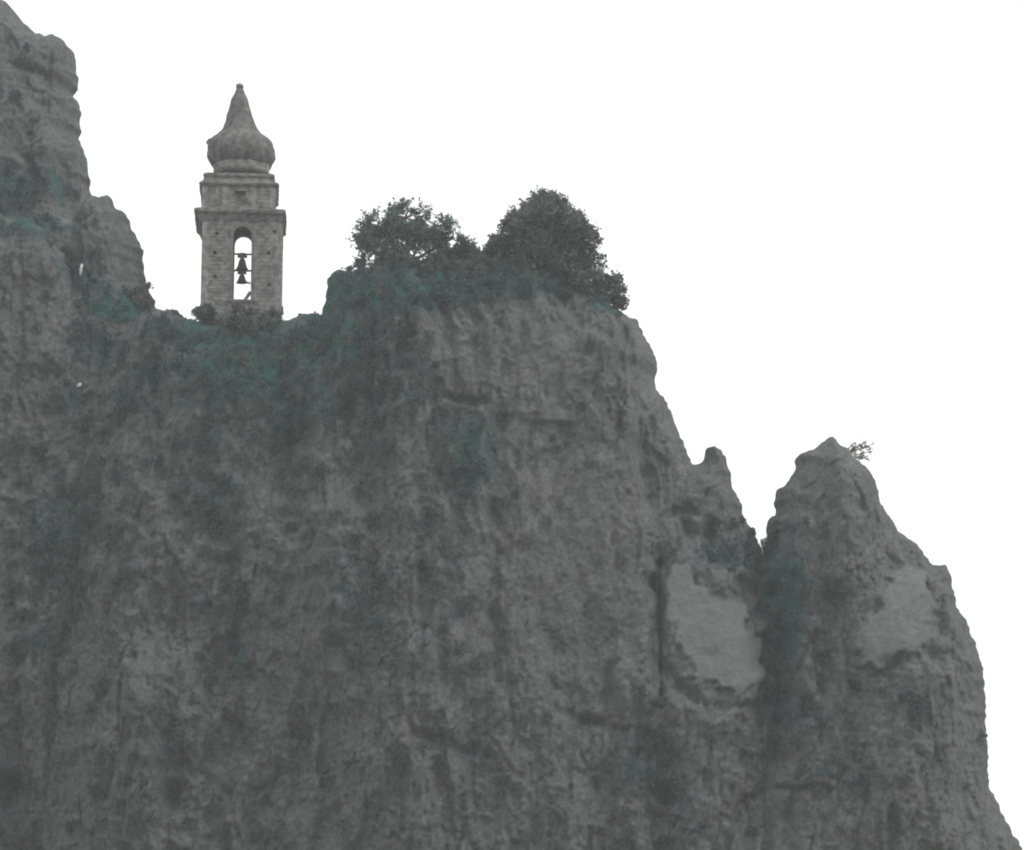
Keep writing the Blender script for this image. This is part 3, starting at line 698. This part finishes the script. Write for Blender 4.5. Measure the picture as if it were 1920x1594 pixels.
tree('shrub', 'dark shrub on the right wall of the narrow notch', 'shrub', (1458, 1030), 183.5,
     [(1455, 985, 14, 14), (1460, 1005, 20, 22), (1448, 1020, 12, 18)], 330, .18, 10, .32, 'shrubs on the cliff', LEAF, .06, 12)
tree('shrub', 'dark shrub on the left lip of the narrow notch', 'shrub', (1395, 1010), 184.5,
     [(1394, 985, 10, 9), (1402, 1003, 16, 16), (1385, 1015, 22, 22)], 240, .18, 9, .28, 'shrubs on the cliff', LEAF, .05, 13)
def bare_bush():
    rnd = random.Random(31); Y = 185.6; b = P(1574, 852, Y); e = empty('shrub', b)
    tag(e, 'thin nearly bare bush with twigs spreading sideways to the right of the pinnacle tip', 'shrub', 'shrubs on the cliff')
    bm = bmesh.new(); tips = []
    for tx, ty in ((1602, 829), (1612, 834), (1622, 838), (1636, 846), (1640, 832), (1626, 829), (1616, 856), (1606, 848), (1598, 842), (1630, 860)):
        t = P(tx, ty, Y + rnd.uniform(-.8, .8)) - b; m1 = t * .45 + Vector((0, 0, -.12 + rnd.uniform(-.1, .1)))
        tube(bm, (0, 0, -.2), m1, .055, .04, 6); tube(bm, m1, t, .04, .025, 6)
        for k in range(7):
            f = rnd.uniform(.3, 1); p = m1.lerp(t, f); q = p + Vector((rnd.uniform(-.1, .5), rnd.uniform(-.4, .4), rnd.uniform(-.22, .25)))
            tube(bm, p, q, .022, .012, 5); tips.append((p, q))
    bm_obj('trunk', bm, TWIG, e)
    rng = np.random.RandomState(5); P0 = np.array([list(p) for p, q in tips]); D = np.array([list(q - p) for p, q in tips]); L = np.linalg.norm(D, axis=1)
    V, F, sh = sprig_leaves(P0, D / L[:, None], L * 1.1, .15, 4, rng)
    link('crown', npmesh('crown', V, F, False, {'shade': sh}), LEAF, e)
bare_bush()
def white_spot(px, py, r, label, seed):  # adds a white lump in place of a bright spot of unknown source
    best = None
    for V, veg, d in SURF:
        X_, Y_ = pix(V[:, 0], V[:, 1], V[:, 2]); k = np.where((abs(X_ - px) < 5) & (abs(Y_ - py) < 5))[0]
        if len(k):
            i_ = k[V[k, 1].argmin()]
            if best is None or V[i_, 1] < best[1]: best = V[i_]
    rnd = random.Random(seed); bm = bmesh.new(); bmesh.ops.create_icosphere(bm, subdivisions=2, radius=1)
    for v in bm.verts: v.co = Vector((v.co.x * r[0] + v.co.z * r[0] * .5, v.co.y * r[1], v.co.z * r[2])) * rnd.uniform(.65, 1.25)
    o = bm_obj('rock', bm, WHITE, None); o.location = (best[0], best[1] - r[1] * .4, best[2]); tag(o, label, 'rock')
WHITE = plain('bright_spot_white', (0.72, 0.72, 0.70), .12, 5, .03)
white_spot(150, 724, (.14, .2, .20), 'small white lump added for an unexplained bright spot low on the left cliff', 1)
white_spot(153, 504, (.12, .25, .40), 'thin upright white lump added for a bright slit beside the foot of the tall left wall', 2)

# ------------------------------------------------------------------ vegetation clinging to the rock (uncountable)
def cliff_growth():
    rng = np.random.RandomState(77); Vs = []; Fs = []; Ss = []; off = 0
    for V, veg, d in SURF:
        PX, PY = pix(V[:, 0], V[:, 1], V[:, 2])
        nz = fbm(V[:, 0] / 2.2, V[:, 2] / 2.2, V[:, 0] * 0 + 50, 4, .6)
        ok = (PX > -60) & (PX < 1980) & (PY < 1660) & (d > 1.1)
        p = sstep(.12, .6, veg * 1.1 - .12 + nz * .55) * ok
        nt_ = int(p.sum() * .030); t_ = rng.choice(len(V), nt_, p=p / p.sum())
        cen = V[t_] + np.array([0, -.1, 0]); tr_ = rng.uniform(.18, .62, nt_) * (.6 + .6 * veg[t_])
        per_ = (8 + 34 * tr_).astype(int); s_ = np.repeat(np.arange(nt_), per_); n = len(s_)
        dr = rng.normal(0, .7, (n, 3)) + np.array([0, -.55, .45]); dr /= np.linalg.norm(dr, axis=1)[:, None]
        pos = cen[s_] + dr * (tr_[s_] * rng.uniform(.1, 1, n))[:, None]
        sh = np.clip(.5 + .9 * fbm(pos[:, 0] / 1.3, pos[:, 2] / 1.3, pos[:, 0] * 0, 2), 0, 1)
        v, f, q = sprig_leaves(pos, dr, rng.uniform(.15, .4, n), .17, 5, rng, .2, sh)
        Vs.append(v); Fs.append(f + off); Ss.append(q); off += len(v)
    V = np.vstack(Vs); F = np.vstack(Fs)
    print('growth faces', len(F))
    o = link('cliff_growth', npmesh('cliff_growth', V, F, False, {'shade': np.concatenate(Ss)}), IVY)
    tag(o, 'matted ivy and scrub clinging to the grey rock faces', 'ground cover', None, 'stuff')
cliff_growth()

# ------------------------------------------------------------------ haze
HAZE = 0.0005
if HAZE:
    bm = bmesh.new(); box(bm, -610, 610, -210, 410, -10, 92)
    m = bpy.data.materials.new('haze'); m.use_nodes = True; n = m.node_tree; n.nodes.clear()
    o_ = n.nodes.new('ShaderNodeOutputMaterial'); v = n.nodes.new('ShaderNodeVolumePrincipled')
    v.inputs['Color'].default_value = (.9, .92, .93, 1); v.inputs['Density'].default_value = HAZE
    n.links.new(v.outputs[0], o_.inputs['Volume'])
    tag(bm_obj('haze', bm, m, None), 'thin pale haze in the air before the cliffs', 'haze', None, 'stuff')
